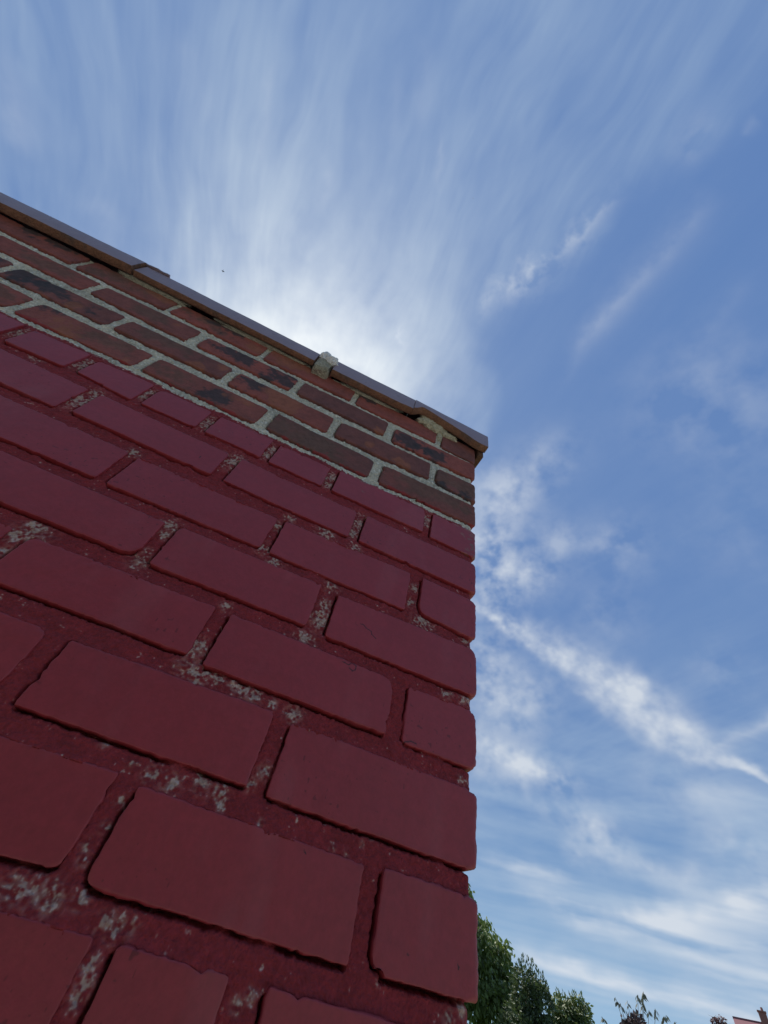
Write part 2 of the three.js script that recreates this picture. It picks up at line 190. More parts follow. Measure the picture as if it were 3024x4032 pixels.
// hairline cracks and nicks in the paint film, millimetres
const CRACK = [[[-157.5,-572.6],[-153.6,-572.5],[-150.0,-575.2],[-143.1,-576.8],[-142.0,-580.2],[-135.3,-583.5]],[[-166.3,-626.0],[-159.0,-626.7],[-156.2,-623.4],[-150.9,-624.9],[-150.9,-629.9],[-153.7,-631.7],[-157.7,-629.4]],[[-84.9,-680.6],[-76.9,-676.9],[-70.2,-677.7]],[[-19.0,-816.3],[-18.8,-819.1]],[[-154.5,-782.0],[-153.3,-783.5]],[[-60.9,-818.6],[-60.2,-819.1]],[[-437.7,-425.4],[-437.8,-420.5]]];
const brickMap = tex8(TX, TY, d => {
  for (let j = 0; j < TY; j++) for (let i = 0; i < TX; i++) {       // paint everywhere first
    const x = ((i + 0.5) / TX - 1) * TW, y = ((j + 0.5) / TY - 1) * TH;
    const m = 1 + 0.08 * fbm(x * 11, y * 13, 4) + 0.06 * vn(x * 260, y * 260) + 0.06 * vn(x * 560 + 8, y * 560) + 0.05 * fbm(x * 30, y * 210, 3) + 0.03 * fbm(x * 90, y * 14, 2);
    const dust = 0.014 * ss(0.15, 0.7, fbm(x * 22 + 50, y * 9 + 4, 4)), pin = ss(0.80, 0.9, vn(x * 330 + 77, y * 330 + 31) * (0.7 + 0.5 * vn(x * 12, y * 12 + 60)));
    const o = (j * TX + i) * 4; d[o] = enc(PAINT[0] * m * (1 - 0.4 * pin) + dust); d[o + 1] = enc(PAINT[1] * m * (1 - 0.4 * pin) + dust); d[o + 2] = enc(PAINT[2] * m * (1 - 0.4 * pin) + dust); d[o + 3] = 255;
  }
  for (const l of CRACK) for (let k = 0; k < l.length - 1; k++) { const [ax, ay] = l[k], [bx, by] = l[k + 1], n = Math.ceil(Math.hypot(bx - ax, by - ay) / 0.3); for (let q = 0; q <= n; q++) { const x = mix(ax, bx, q / n) / 1000 + 0.0004 * vn(q * 0.7, k * 9), y = mix(ay, by, q / n) / 1000 + 0.0004 * vn(q * 0.7 + 40, k * 9), i = Math.floor(UVx(x) * TX), j = Math.floor(UVy(y) * TY); for (const [di, dj, w] of [[0, 0, 0.28], [1, 0, 0.16], [0, 1, 0.16]]) { const o = ((j + dj) * TX + i + di) * 4; for (let c = 0; c < 3; c++) d[o + c] *= 1 - w; } } }
  for (const b of BR) {
    const i0 = Math.max(0, Math.floor(UVx(b.x0 - 0.004) * TX)), i1 = Math.min(TX - 1, Math.ceil(UVx(b.x1 + 0.004) * TX)), top = Math.max(b.y[0], b.y[1]) + 0.006, bot = Math.min(b.y[2], b.y[3]) - 0.006;
    const j0 = Math.max(0, Math.floor(UVy(bot) * TY)), j1 = Math.min(TY - 1, Math.ceil(UVy(top) * TY));
    if (b.k > 4) continue;
    const s = b.seed, marks = MARK[b.k + ',' + b.i] ?? [[0.3 + b.tone * 0.4, 0.5, 0.3, 0.4, 2]], base = [mix(0.165, 0.310, b.tone), mix(0.064, 0.082, b.tone), mix(0.056, 0.063, b.tone)];
    for (let j = j0; j <= j1; j++) for (let i = i0; i <= i1; i++) {
      const x = ((i + 0.5) / TX - 1) * TW, y = ((j + 0.5) / TY - 1) * TH, fx = (x - b.x0) / (b.x1 - b.x0), fy = (top - y) / (top - bot), wd = b.x1 - b.x0;
      const n1 = fbm(x * 34 + s, y * 34, 4), n2 = fbm(x * 130 + s, y * 130, 3), n3 = vn(x * 620, y * 620);
      const m = 1 + 0.30 * n1 + 0.22 * n2 + 0.12 * n3; let c = [base[0] * m, base[1] * m * (1 - 0.1 * n1), base[2] * m * (1 - 0.15 * n1)];
      for (const [mx, my, rx, ry, kind] of marks) {
        const q = Math.hypot((fx - mx) / rx * (wd / 0.187), (fy - my) / ry) + 1.15 * n1 + 0.6 * n2, a = kind === 2 ? 0.6 * (1 - ss(0.3, 1.2, q)) : 1 - ss(0.45, 1.05, q);
        if (a <= 0) continue; const t = kind === 0 ? [0.050, 0.042, 0.046] : kind === 1 ? [0.34, 0.115, 0.062] : [0.135, 0.088, 0.058], ta = a * (kind === 0 ? 0.86 : kind === 1 ? 0.7 : 0.8);
        for (let q2 = 0; q2 < 3; q2++) c[q2] = mix(c[q2], t[q2] * (1 + 0.3 * n2), ta);
      }
      if (b.paint) {                               // the first painted course: thin at its ends and chipped along the top
        let cov = 1 - ss(0.40, 0.60, n1 * 0.5 + n2 * 0.5 + (fy < 0.14 ? 0.22 : 0) + (b.i === 0 ? 0.55 * ss(0.45, 1, fx) : 0));
        const o = (j * TX + i) * 4, u = 1 - cov * 0.97; if (u < 0.04) continue;
        d[o] = mix(d[o], enc(c[0]), u); d[o + 1] = mix(d[o + 1], enc(c[1]), u); d[o + 2] = mix(d[o + 2], enc(c[2]), u); continue;
      }
      const drip = ss(0.5, 0.7, fbm(x * 55 + 5, y * 55 + s, 3) + 0.9 * ss(-0.286, -0.296, y) - 0.15); // brush marks of the red paint along the lowest bare course
      for (let q2 = 0; q2 < 3; q2++) c[q2] = mix(c[q2], PAINT[q2], 0.7 * drip * (b.k === 3 ? 1 : 0));
      const o = (j * TX + i) * 4; d[o] = enc(c[0]); d[o + 1] = enc(c[1]); d[o + 2] = enc(c[2]);
    }
  }
}, true);
const mortarMap = tex8(TX, TY, d => {
  const cell = new Float32Array(TX * TY);
  for (let j = 0; j < TY; j++) for (let i = 0; i < TX; i++) {
    const x = ((i + 0.5) / TX - 1) * TW, y = ((j + 0.5) / TY - 1) * TH;
    const g1 = vn(x * 900, y * 900), g2 = vn(x * 420 + 40, y * 420), g3 = fbm(x * 60, y * 60, 3);
    const bn = bareness(x, y), f = fbm(x * 210 + 13, y * 210, 3) * 0.62 + 0.42 * g2 + 0.24 * g1, thr = 0.70 - 0.86 * bn;
    const bare = ss(thr - 0.22, thr + 0.24, f);
    const m = 1 + 0.20 * g1 + 0.18 * g2 + 0.2 * g3, grain = Math.max(ss(0.5, 0.8, g2 * 0.7 + g1 * 0.5), ss(0.62, 0.74, vn(x * 250 + 17, y * 250 + 90))), spot = ss(0.55, 0.85, -g2 * 0.7 - g1 * 0.5);
    const old = ss(-0.2, 0.5, fbm(x * 25 + 4, y * 25 + 70, 3));
    let r = mix(0.58, 0.48, old) * m, g = mix(0.535, 0.455, old) * m, b = mix(0.42, 0.37, old) * m;
    r = mix(r, 0.80, grain * 0.75); g = mix(g, 0.78, grain * 0.75); b = mix(b, 0.70, grain * 0.75); r = mix(r, 0.16, spot * 0.5); g = mix(g, 0.145, spot * 0.5); b = mix(b, 0.12, spot * 0.5);
    const pm = 1 + 0.16 * g2 + 0.12 * g1 + 0.16 * g3, pr = 0.245 * pm, pg = 0.023 * pm, pb = 0.029 * pm, thin = 0.34 * clamp(0.5 + g2);
    const k = Math.max(bare * (y > -0.31 ? 1 : 0.50), thin * bn);
    const o = (j * TX + i) * 4; d[o] = enc(mix(pr, r, k)); d[o + 1] = enc(mix(pg, g, k)); d[o + 2] = enc(mix(pb, b, k)); d[o + 3] = 255;
  }
}, true);
const sandTex = sand(1); const rep = (t, a, b) => { const c = t.clone(); c.repeat.set(a, b); c.needsUpdate = true; return c; };
const M = {
  paint: new THREE.MeshPhysicalMaterial({ map: brickMap, roughness: 0.47, ior: 1.52, bumpMap: rep(sandTex, 7, 5.6), bumpScale: 0.00010 }),
  clay: new THREE.MeshStandardMaterial({ map: brickMap, roughness: 0.9, bumpMap: rep(sandTex, 5, 4), bumpScale: 0.0009 }),
  mortar: new THREE.MeshStandardMaterial({ map: mortarMap, roughness: 0.95, bumpMap: rep(sandTex, 5.5, 4.4), bumpScale: 0.0011 }),
};

/* ---------------------------------------------------------------- the wall */
const wall = thing('brick_wall', 'brick wall corner, dark red paint below bare brick courses, glazed tile coping on top', 'wall');
const DEPTH = 0.30;                                  // thickness of the wall
function brickGeo(b) {
  const back = b.i === 0 ? (b.k % 2 === 0 && b.k !== 11 ? 0.187 : 0.088) : 0.03;
  const marks = n => { const e = [0, 0.0007, 0.0016, 0.003, 0.005, 0.0085], L = n, out = [...e], m = Math.max(4, Math.round((L - 0.017) / 0.0030)); for (let i = 1; i < m; i++) out.push(0.0085 + (L - 0.017) * i / m); for (let i = e.length - 1; i >= 0; i--) out.push(L - e[i]); return out; };
  const W = b.x1 - b.x0, us = marks(W), vs = marks(0.056).map(v => v / 0.056), nx = us.length, ny = vs.length, pos = [], uv = [], idx = [];
  const fil = (b.paint ? 0.0005 : 0.0018), cxm = (b.x0 + b.x1) / 2;
  for (let j = 0; j < ny; j++) for (let i = 0; i < nx; i++) {
    const t = us[i] / W; let x = b.x0 + us[i], y = mix(mix(b.y[3], b.y[2], t), mix(b.y[0], b.y[1], t), vs[j]);
    const bord = i === 0 || j === 0 || i === nx - 1 || j === ny - 1;
    let d = bedge(b, x, y);
    if (d > 0 || bord) for (let it = 0; it < 3; it++) {
      const e = 0.0003, gx = (bsd(b, x + e, y) - bsd(b, x - e, y)) / (2 * e), gy = (bsd(b, x, y + e) - bsd(b, x, y - e)) / (2 * e), gl = Math.hypot(gx, gy) || 1;
      x -= d * gx / gl; y -= d * gy / gl; d = bedge(b, x, y);
    }
    const s = Math.max(0, -d); let f = fil * (1 + 0.5 * fbm(x * 60, y * 60 + 9, 2)); if (b.i === 0) f = mix(f, 0.0045, ss(-0.012, -0.003, x));
    let z = s < f ? -(f - Math.sqrt(Math.max(0, f * f - (f - s) * (f - s)))) : 0;
    z += b.proud + b.tilt * (x - cxm) + (b.paint ? 0.0005 : 0.0008) * fbm(x * 24 + b.seed, y * 24, 3) + (b.paint ? 0.00010 : 0.0004) * fbm(x * 190, y * 190 + b.seed, 2);
    pos.push(x, y + H, z); uv.push(UVx(x), UVy(y));
  }
  for (let j = 0; j < ny - 1; j++) for (let i = 0; i < nx - 1; i++) { const a = j * nx + i; idx.push(a, a + 1, a + nx + 1, a, a + nx + 1, a + nx); }
  const ring = []; for (let i = 0; i < nx; i++) ring.push(i); for (let j = 1; j < ny; j++) ring.push(j * nx + nx - 1); for (let i = nx - 2; i >= 0; i--) ring.push((ny - 1) * nx + i); for (let j = ny - 2; j > 0; j--) ring.push(j * nx);
  let prev = ring; const layers = [0.004, 0.012, back];
  for (const dz of layers) {
    const cur = ring.map(v => { const x = pos[v * 3], y = pos[v * 3 + 1], z = pos[v * 3 + 2], e = b.i === 0 && x > -0.02 ? 0.0016 * fbm(y * 50, dz * 50 + b.seed, 2) : 0; pos.push(x + e, y, Math.min(z, -dz + b.proud)); uv.push(uv[v * 2] - dz * 0.5, uv[v * 2 + 1]); return pos.length / 3 - 1; });
    for (let i = 0; i < ring.length; i++) { const n = (i + 1) % ring.length; idx.push(prev[i], cur[i], cur[n], prev[i], cur[n], prev[n]); }
    prev = cur;
  }
  return geom(pos, idx, uv);
}
for (const b of BR) put('brick', brickGeo(b), b.paint ? M.paint : M.clay, wall);

// mortar: one rough sheet through all the joints, wrapped round the corner
{
  const st = 0.00125, x1 = -0.0075, nx = Math.round((x1 - XL) / st), ny = Math.round(-YB / st);
  const minD = new Float32Array((nx + 1) * (ny + 1)).fill(1), below = new Float32Array(minD.length).fill(1), above = new Float32Array(minD.length).fill(1), sideR = new Float32Array(minD.length).fill(1);
  for (const b of BR) {
    const pad = 0.024, i0 = Math.max(0, Math.floor((b.x0 - pad - XL) / st)), i1 = Math.min(nx, Math.ceil((b.x1 + pad - XL) / st));
    const top = Math.max(b.y[0], b.y[1]), bot = Math.min(b.y[2], b.y[3]), j0 = Math.max(0, Math.floor((bot - pad - YB) / st)), j1 = Math.min(ny, Math.ceil((top + pad - YB) / st));
    for (let j = j0; j <= j1; j++) for (let i = i0; i <= i1; i++) {
      const x = XL + i * st, y = YB + j * st, d = bedge(b, x, y), o = j * (nx + 1) + i; if (d < minD[o]) minD[o] = d;
      const mid = (top + bot) / 2;
      if (x > b.x0 + 0.002 && x < b.x1 - 0.002) { if (y > mid) { if (d < below[o]) below[o] = d; } else if (d < above[o]) above[o] = d; }
      if (x < b.x0 + 0.004 && y < top - 0.004 && y > bot + 0.002 && d < sideR[o]) sideR[o] = d;
    }
  }
  const pos = [], uv = [], idx = [], map = new Int32Array(minD.length).fill(-1);
  const height = (x, y, o) => {
    const bare = clamp(bareness(x, y)), up = y > -0.304 ? 1 : 0;
    const n = fbm(x * 45 + 7, y * 45, 3), g = fbm(x * 230, y * 230 + 5, 3), g2 = vn(x * 520 + 3, y * 520);
    let dep = up ? 0.0032 + 0.0013 * n : 0.0026 + 0.0015 * n;
    const tb = Math.exp(-Math.max(0, below[o]) / (up ? 0.006 : 0.0055)); dep = mix(dep, up ? 0.0020 : 0.0004 + 0.0012 * (n + 0.4), 0.85 * tb);
    const gv = ss(-0.7, -0.05, fbm(x * 30 + 60, y * 30, 3));
    dep += (up ? 0.008 : 0.010) * gv * (1 - ss(0.0009, 0.0032, above[o])) + (up ? 0.005 : 0.010) * gv * (1 - ss(0.0006, 0.0030, sideR[o]));
    if (y > -0.0165) dep += 0.03 * ss(-0.0165, -0.012, y);
    dep -= (up ? 0.0011 : 0.00075) * g + (up ? 0.0006 : 0.0004) * g2 + 0.0009 * bare * g;
    if (minD[o] < -0.002) dep = Math.max(dep, 0.008);
    return -dep;
  };
  for (let j = 0; j <= ny; j++) for (let i = 0; i <= nx; i++) {
    const o = j * (nx + 1) + i; if (minD[o] < -0.0055) continue;
    const x = XL + i * st, y = YB + j * st; map[o] = pos.length / 3; const z = height(x, y, o), r = Math.max(0, x + 0.0125);
    pos.push(x, y + H, z - r * r * 110); uv.push(UVx(x), UVy(y));
  }
  for (let j = 0; j < ny; j++) for (let i = 0; i < nx; i++) { const o = j * (nx + 1) + i, a = map[o], b = map[o + 1], c = map[o + nx + 2], d = map[o + nx + 1]; if (a < 0 || b < 0 || c < 0 || d < 0) continue; idx.push(a, b, c, a, c, d); }
  // round the corner
  let prev = null;
  for (let j = 0; j <= ny; j++) {
    const o = j * (nx + 1) + nx, y = YB + j * st, v = map[o]; if (v < 0) { prev = null; continue; }
    const z0 = pos[v * 3 + 2], row = [v]; for (const dz of [0.002, 0.006, 0.012, 0.03, DEPTH]) { const x = x1 + 0.0012 + 0.0016 * fbm(y * 120, dz * 90 + 4, 3) - (dz < 0.003 ? 0.0006 : 0); pos.push(x, y + H, z0 - dz); uv.push(UVx(x) + dz * 0.6, UVy(y)); row.push(pos.length / 3 - 1); }
    if (prev) for (let k = 0; k < 5; k++) idx.push(prev[k], prev[k + 1], row[k + 1], prev[k], row[k + 1], row[k]);
    prev = row;
  }
  put('mortar', geom(pos, idx, uv), M.mortar, wall).userData.label = 'sandy grey mortar joints, mostly painted over in red';
}
// the rest of the wall: core, far bricks along the wall, down to the ground and on the end face
{
  const core = []; const boxAt = (x0, x1, y0, y1, z0, z1) => { const g = new THREE.BoxGeometry(x1 - x0, y1 - y0, z1 - z0); g.translate((x0 + x1) / 2, (y0 + y1) / 2, (z0 + z1) / 2); return g; };
  core.push(boxAt(XL, -0.0092, H + YB, H - 0.004, -DEPTH + 0.008, -0.018));
  core.push(boxAt(-3.6, XL, 0, H - 0.304, -DEPTH + 0.008, -0.0045)); core.push(boxAt(XL, -0.0092, 0, H + YB, -DEPTH + 0.008, -0.0045));
  const coreM = new THREE.MeshStandardMaterial({ color: lin(0.2, 0.04, 0.045), roughness: 0.95 });
  put('wall_core', mergeGeometries(core), coreM, wall);
  put('wall_core', boxAt(-3.6, XL, H - 0.304, H - 0.004, -DEPTH + 0.008, -0.0045), new THREE.MeshStandardMaterial({ color: lin(0.5, 0.46, 0.37), roughness: 0.95 }), wall);
  const rb = rng(5), far = [], end = []; const bev = (x0, x1, y0, y1, z0, z1) => { const v0 = 0.06 + 0.4 * rb();
    const s = new THREE.Shape(), r = 0.004, w = x1 - x0 - 0.004, h = y1 - y0 - 0.004; s.moveTo(r, 0); s.lineTo(w - r, 0); s.lineTo(w, r); s.lineTo(w, h - r); s.lineTo(w - r, h); s.lineTo(r, h); s.lineTo(0, h - r); s.lineTo(0, r); s.closePath();
    const g = new THREE.ExtrudeGeometry(s, { depth: z1 - z0 - 0.004, bevelEnabled: true, bevelThickness: 0.002, bevelSize: 0.002, bevelSegments: 1 }); g.translate(x0 + 0.002, y0 + 0.002, z0 + 0.002);
    const p = g.attributes.position, u = g.attributes.uv; for (let i = 0; i < p.count; i++) u.setXY(i, UVx(p.getX(i) - p.getZ(i)), y0 > H - 0.305 ? UVy(p.getY(i) - H) : v0 + (p.getY(i) - y0) / TH); return g; };
  const farU = [], endU = [];
  ROWS.forEach((row, k) => { let x = row[row.length - 1][0] / 1000 - 0.016; const yt = H + row[1][2] / 1000, yb = H + row[1][4] / 1000; while (x > -3.5) { const w = k === 4 || k === 11 ? 0.084 : 0.187; (k < 4 ? farU : far).push(bev(Math.max(-3.6, x - w), x, yb, yt, -0.03, (rb() - 0.5) * 0.002)); x -= w + 0.016; } });
  for (let k = 12; k < 30; k++) { const yt = H - 0.004 - 0.0767 * k, yb = Math.max(0.002, yt - 0.057); const od = k % 2; let x = 0; let n = 0; while (x > -3.5) { const w = n === 0 && !od ? 0.086 : 0.187; far.push(bev(Math.max(-3.6, x - w), x, yb, yt, n === 0 ? (od ? -0.088 : -0.187) : -0.03, (rb() - 0.5) * 0.002)); x -= w + 0.016; n++; } }
  const fm = put('brick', mergeGeometries(far), M.paint, wall); fm.userData.kind = 'stuff';
  for (let k = 0; k < 30; k++) { const a = k < 12 ? ROWS[k][0] : null, yt = a ? H + a[3] / 1000 : H - 0.004 - 0.0767 * k, yb = a ? H + a[4] / 1000 : Math.max(0.002, yt - 0.057), long = k % 2 === 0 && k !== 11; (k < 4 ? endU : end).push(long ? bev(-0.187, 0, yb, yt, -DEPTH, -0.203) : bev(-0.088, 0, yb, yt, -DEPTH + 0.008, -0.104)); }
  for (const [g, m] of [[end, M.paint], [farU, M.clay], [endU, M.clay]]) put('brick', mergeGeometries(g), m, wall).userData.kind = 'stuff';
}

/* ------------------------------------------------------------- coping tiles */
const glazeTex = tex8(512, 512, d => { for (let j = 0; j < 512; j++) for (let i = 0; i < 512; i++) { const n = fbm(i * 0.0312, j * 0.0312, 4), q = vn(i * 0.5, j * 0.5), s = ss(0.62, 0.8, vn(i * 0.125 + 50, j * 0.125 + 9) * 0.8 + n * 0.4); const m = 1 + 0.12 * n + 0.06 * q; const o = (j * 512 + i) * 4; d[o] = enc(mix(0.275 * m, 0.16, s)); d[o + 1] = enc(mix(0.198 * m, 0.12, s)); d[o + 2] = enc(mix(0.222 * m, 0.13, s)); d[o + 3] = 255; } }, true);
const bodyTex = tex8(512, 512, d => { for (let j = 0; j < 512; j++) for (let i = 0; i < 512; i++) { const n = fbm(i * 0.0312 + 9, j * 0.0312, 4), q = vn(i * 0.5 + 3, j * 0.5), q2 = vn(i * 0.25 + 30, j * 0.25), s = ss(0.1, 0.6, fbm(i * 0.0156 + 60, j * 0.0156, 3)); const m = 1 + 0.25 * n + 0.2 * q + 0.2 * q2; const o = (j * 512 + i) * 4; d[o] = enc(mix(0.215, 0.13, s) * m); d[o + 1] = enc(mix(0.105, 0.082, s) * m); d[o + 2] = enc(mix(0.062, 0.064, s) * m); d[o + 3] = 255; } }, true);
M.glaze = new THREE.MeshStandardMaterial({ map: glazeTex, roughness: 0.42, bumpMap: rep(sandTex, 1, 1), bumpScale: 0.0003 });
M.body = new THREE.MeshStandardMaterial({ map: bodyTex, roughness: 0.95, bumpMap: rep(sandTex, 1, 1), bumpScale: 0.0012 });
const ZO = 0.0235, ZI = 0.0065;
// a tile's section is drawn from the inner drip edge over the lip and the sloping top to the back lip; stations carry it along the wall
function tile(xa, xb, ya, yb, lift, zoff, chip, mitre) {
  const t = thing_part('coping_tile'), n = Math.max(8, Math.round((xb - xa) / 0.006));
  const sect = (x, k) => {
    const y0 = mix(ya, yb, k) + 0.0008 * fbm(x * 20, 3, 2), top = y0 + lift, zo = ZO + zoff + 0.0006 * fbm(x * 25, 9, 2), c = chip ? chip(x) : 0, w = 0.0009 * fbm(x * 90, 20, 2);
    const glz = [[zo - 0.0002, y0 + 0.0022 + c * 0.034 + w], [zo + 0.0003, mix(y0 + c * 0.034, top, 0.5)], [zo, top - 0.006], [zo - 0.0012, top - 0.002], [zo - 0.005, top], [-0.05, top + 0.028], [-DEPTH / 2, top + 0.05], [-DEPTH + 0.05, top + 0.028], [-DEPTH - zo, top - 0.004], [-DEPTH - zo, y0]];
    const bod = [[ZI + 0.001, y0 + 0.020 + c * 0.03], [ZI, y0 + 0.003 + w + c * 0.030], [ZI + 0.002, y0 + 0.0004 + w + c * 0.029], [(zo + ZI) / 2, y0 + 0.0002 + w + c * 0.0285], [zo - 0.0008, y0 + 0.0008 + c * 0.0325 + w], [zo - 0.0002, y0 + 0.0022 + c * 0.034 + w]];
    return [glz, bod];
  };
  const sheet = (which, mat, name, par) => {
    const pos = [], uv = [], idx = []; let m = 0;
    for (let i = 0; i <= n; i++) {
      const k = i / n, x = mix(xa, xb, k), P = sect(x, k)[which]; m = P.length; let s = 0;
      P.forEach(([z, y], q) => { if (q) s += Math.hypot(P[q][0] - P[q - 1][0], P[q][1] - P[q - 1][1]); const xx = mitre && k === 1 ? Math.min(z, ZO + 0.001) : mitre ? Math.min(x, z < -0.002 ? x : z) : x; pos.push(mitre ? (k === 1 ? ZO : x) : x, H + y, z); uv.push(x / 0.3, s / 0.3); });
    }
    for (let i = 0; i < n; i++) for (let q = 0; q < m - 1; q++) { const a = i * m + q, b = a + m; idx.push(a, b, b + 1, a, b + 1, a + 1); }
    if (which === 0 || !par) return put(name, geom(pos, idx, uv), mat, t);
    return put(name, geom(pos, idx, uv), mat, t);
  };
  sheet(0, M.glaze, 'glazed_face'); sheet(1, M.body, 'underside');
  for (const k of [0, 1]) {                          // the cut ends of the tile
    const x = k ? xb : xa, [g, b] = sect(x, k), pts = [...b, ...g.slice(1)], s = new THREE.Shape(pts.map(p => new THREE.Vector2(p[0], p[1]))), sg = new THREE.ShapeGeometry(s), p = sg.attributes.position;
    const q = []; for (let i = 0; i < p.count; i++) q.push(x + (k ? 0.0001 : -0.0001), H + p.getY(i), p.getX(i));
    const uv = []; for (let i = 0; i < p.count; i++) uv.push(p.getX(i) / 0.3, p.getY(i) / 0.3);
    put('tile_end', geom(q, [...sg.index.array], uv), M.body, t);
  }
  return t;
}
function thing_part(name) { const g = new THREE.Group(); g.name = name; wall.add(g); return g; }
const tA = tile(-1.62, -0.812, -0.048, -0.015, 0.052, 0.002, null);
tile(-3.6, -1.626, -0.03, -0.046, 0.052, 0, null);
tile(-0.806, -0.409, -0.0165, -0.019, 0.050, -0.003, null);
tile(-0.366, -0.172, -0.023, -0.023, 0.056, 0, x => 0.12 * ss(-0.22, -0.172, x));
const arcK = x => x < -0.15 ? mix(0.25, 1, ss(-0.171, -0.148, x)) : Math.pow(clamp(1 - (x + 0.148) / 0.135), 0.8);
tile(-0.171, 0.0185, -0.024, -0.028, 0.057, 0.0015, arcK);
{ // the corner tile's lip returns along the end face; the neighbouring tile's hood laps over a joint
  const box = (x0, x1, y0, y1, z0, z1, n = 5, amp = 0.0006) => { const g = new THREE.BoxGeometry(x1 - x0, y1 - y0, z1 - z0, n, 3, n); g.translate((x0 + x1) / 2, (y0 + y1) / 2, (z0 + z1) / 2); const p = g.attributes.position; for (let i = 0; i < p.count; i++) { const x = p.getX(i), y = p.getY(i), z = p.getZ(i); p.setXYZ(i, x + amp * vn(y * 90, z * 90), H + y + amp * vn(x * 90, z * 90 + 7), z + amp * vn(x * 90 + 3, y * 90)); } g.computeVertexNormals(); return g; };
  const tiles = wall.children.filter(c => c.name === 'coping_tile');
  put('return_lip', box(0.0060, 0.0178, -0.0405, 0.02, -DEPTH - 0.02, 0.004), M.body, tiles[4]);
  put('hood', box(-0.815, -0.762, 0.0335, 0.0375, -0.06, 0.0235, 8, 0.0014), M.glaze, tiles[0]);
  put('hood', box(-0.392, -0.345, 0.0345, 0.0405, -0.05, 0.012, 6, 0.001), M.glaze, tiles[3]);
}
// lumps: a closed blob pushed in and out by noise
function lump(w, h, d, seed, rough, power = 0.6) {
  const g = new THREE.SphereGeometry(1, 56, 40), p = g.attributes.position, uv = g.attributes.uv;
  for (let i = 0; i < p.count; i++) { let x = p.getX(i), y = p.getY(i), z = p.getZ(i); const f = v => Math.sign(v) * Math.pow(Math.abs(v), power); const n = 1 + rough * (fbm(x * 2.2 + seed, y * 2.2 + z * 1.7, 3) + 0.4 * fbm(x * 9 + seed, y * 9 - z * 7, 2)); x = f(x) * w * n; y = f(y) * h * n; z = f(z) * d * n; p.setXYZ(i, x, y, z); uv.setXY(i, x * 3, (y + z) * 3); }
  g.computeVertexNormals(); return g;
}
{
  const grey = tex8(512, 512, d => { for (let j = 0; j < 512; j++) for (let i = 0; i < 512; i++) { const n = fbm(i * 0.0625, j * 0.0625, 4), q = vn(i, j), q2 = vn(i * 0.5 + 9, j * 0.5); const m = 1 + 0.35 * n + 0.22 * q + 0.25 * q2; const o = (j * 512 + i) * 4; d[o] = enc(0.36 * m); d[o + 1] = enc(0.33 * m); d[o + 2] = enc(0.25 * m); d[o + 3] = 255; } }, true);
  const old = new THREE.MeshStandardMaterial({ map: grey, roughness: 0.95, bumpMap: rep(sandTex, 1, 1), bumpScale: 0.003 });
  const seal = new THREE.MeshStandardMaterial({ color: lin(0.76, 0.75, 0.75), roughness: 0.5 });
  const a = lump(0.0185, 0.026, 0.022, 3, 0.14, 0.5); a.translate(-0.3885, H - 0.011, 0.001); put('mortar_plug', a, old, wall).userData.label = 'rough grey mortar plug filling the gap between two coping tiles';
  const S = [[-0.395, 0.022, 0.018, 0.011, 0.012, 0.010, 5], [-0.379, 0.013, 0.022, 0.014, 0.009, 0.009, 8], [-0.388, 0.03, 0.012, 0.012, 0.008, 0.012, 13], [-0.372, 0.020, 0.016, 0.007, 0.006, 0.008, 17]].map(([x, y, z, w, h, d, s]) => { const g = lump(w * 1.2, h * 1.2, d * 1.2, s, 0.35, 0.85); g.translate(x, H + y, z); return g; });
  put('sealant', mergeGeometries(S), seal, wall).userData.label = 'pale smeared sealant on the mortar plug';
  const b = [[-0.124, -0.008, -0.001, 0.027, 0.022, 0.012, 4], [-0.098, -0.016, -0.002, 0.024, 0.016, 0.011, 9], [-0.070, -0.024, -0.003, 0.022, 0.010, 0.009, 19], [-0.092, -0.042, -0.006, 0.008, 0.016, 0.008, 23]].map(([x, y, z, w, h, d, s]) => { const g = lump(w, h, d, s, 0.3, 0.75); g.translate(x, H + y + 0.006, z); return g; });
  const pale = old.clone(); pale.color = lin(1.4, 1.38, 1.3); put('mortar_patch', mergeGeometries(b), pale, wall).userData.label = 'pale lump of mortar bulging out under the chipped corner tile';
  const bed = []; for (const [x0, x1, s] of [[-0.63, -0.425, 2], [-0.83, -0.70, 6], [-0.35, -0.19, 12]]) { const g = lump((x1 - x0) / 2, 0.009, 0.006, s, 0.4, 0.5); g.translate((x0 + x1) / 2, H - 0.012, -0.002); bed.push(g); }
  put('mortar_bed', mergeGeometries(bed), old, wall);
}

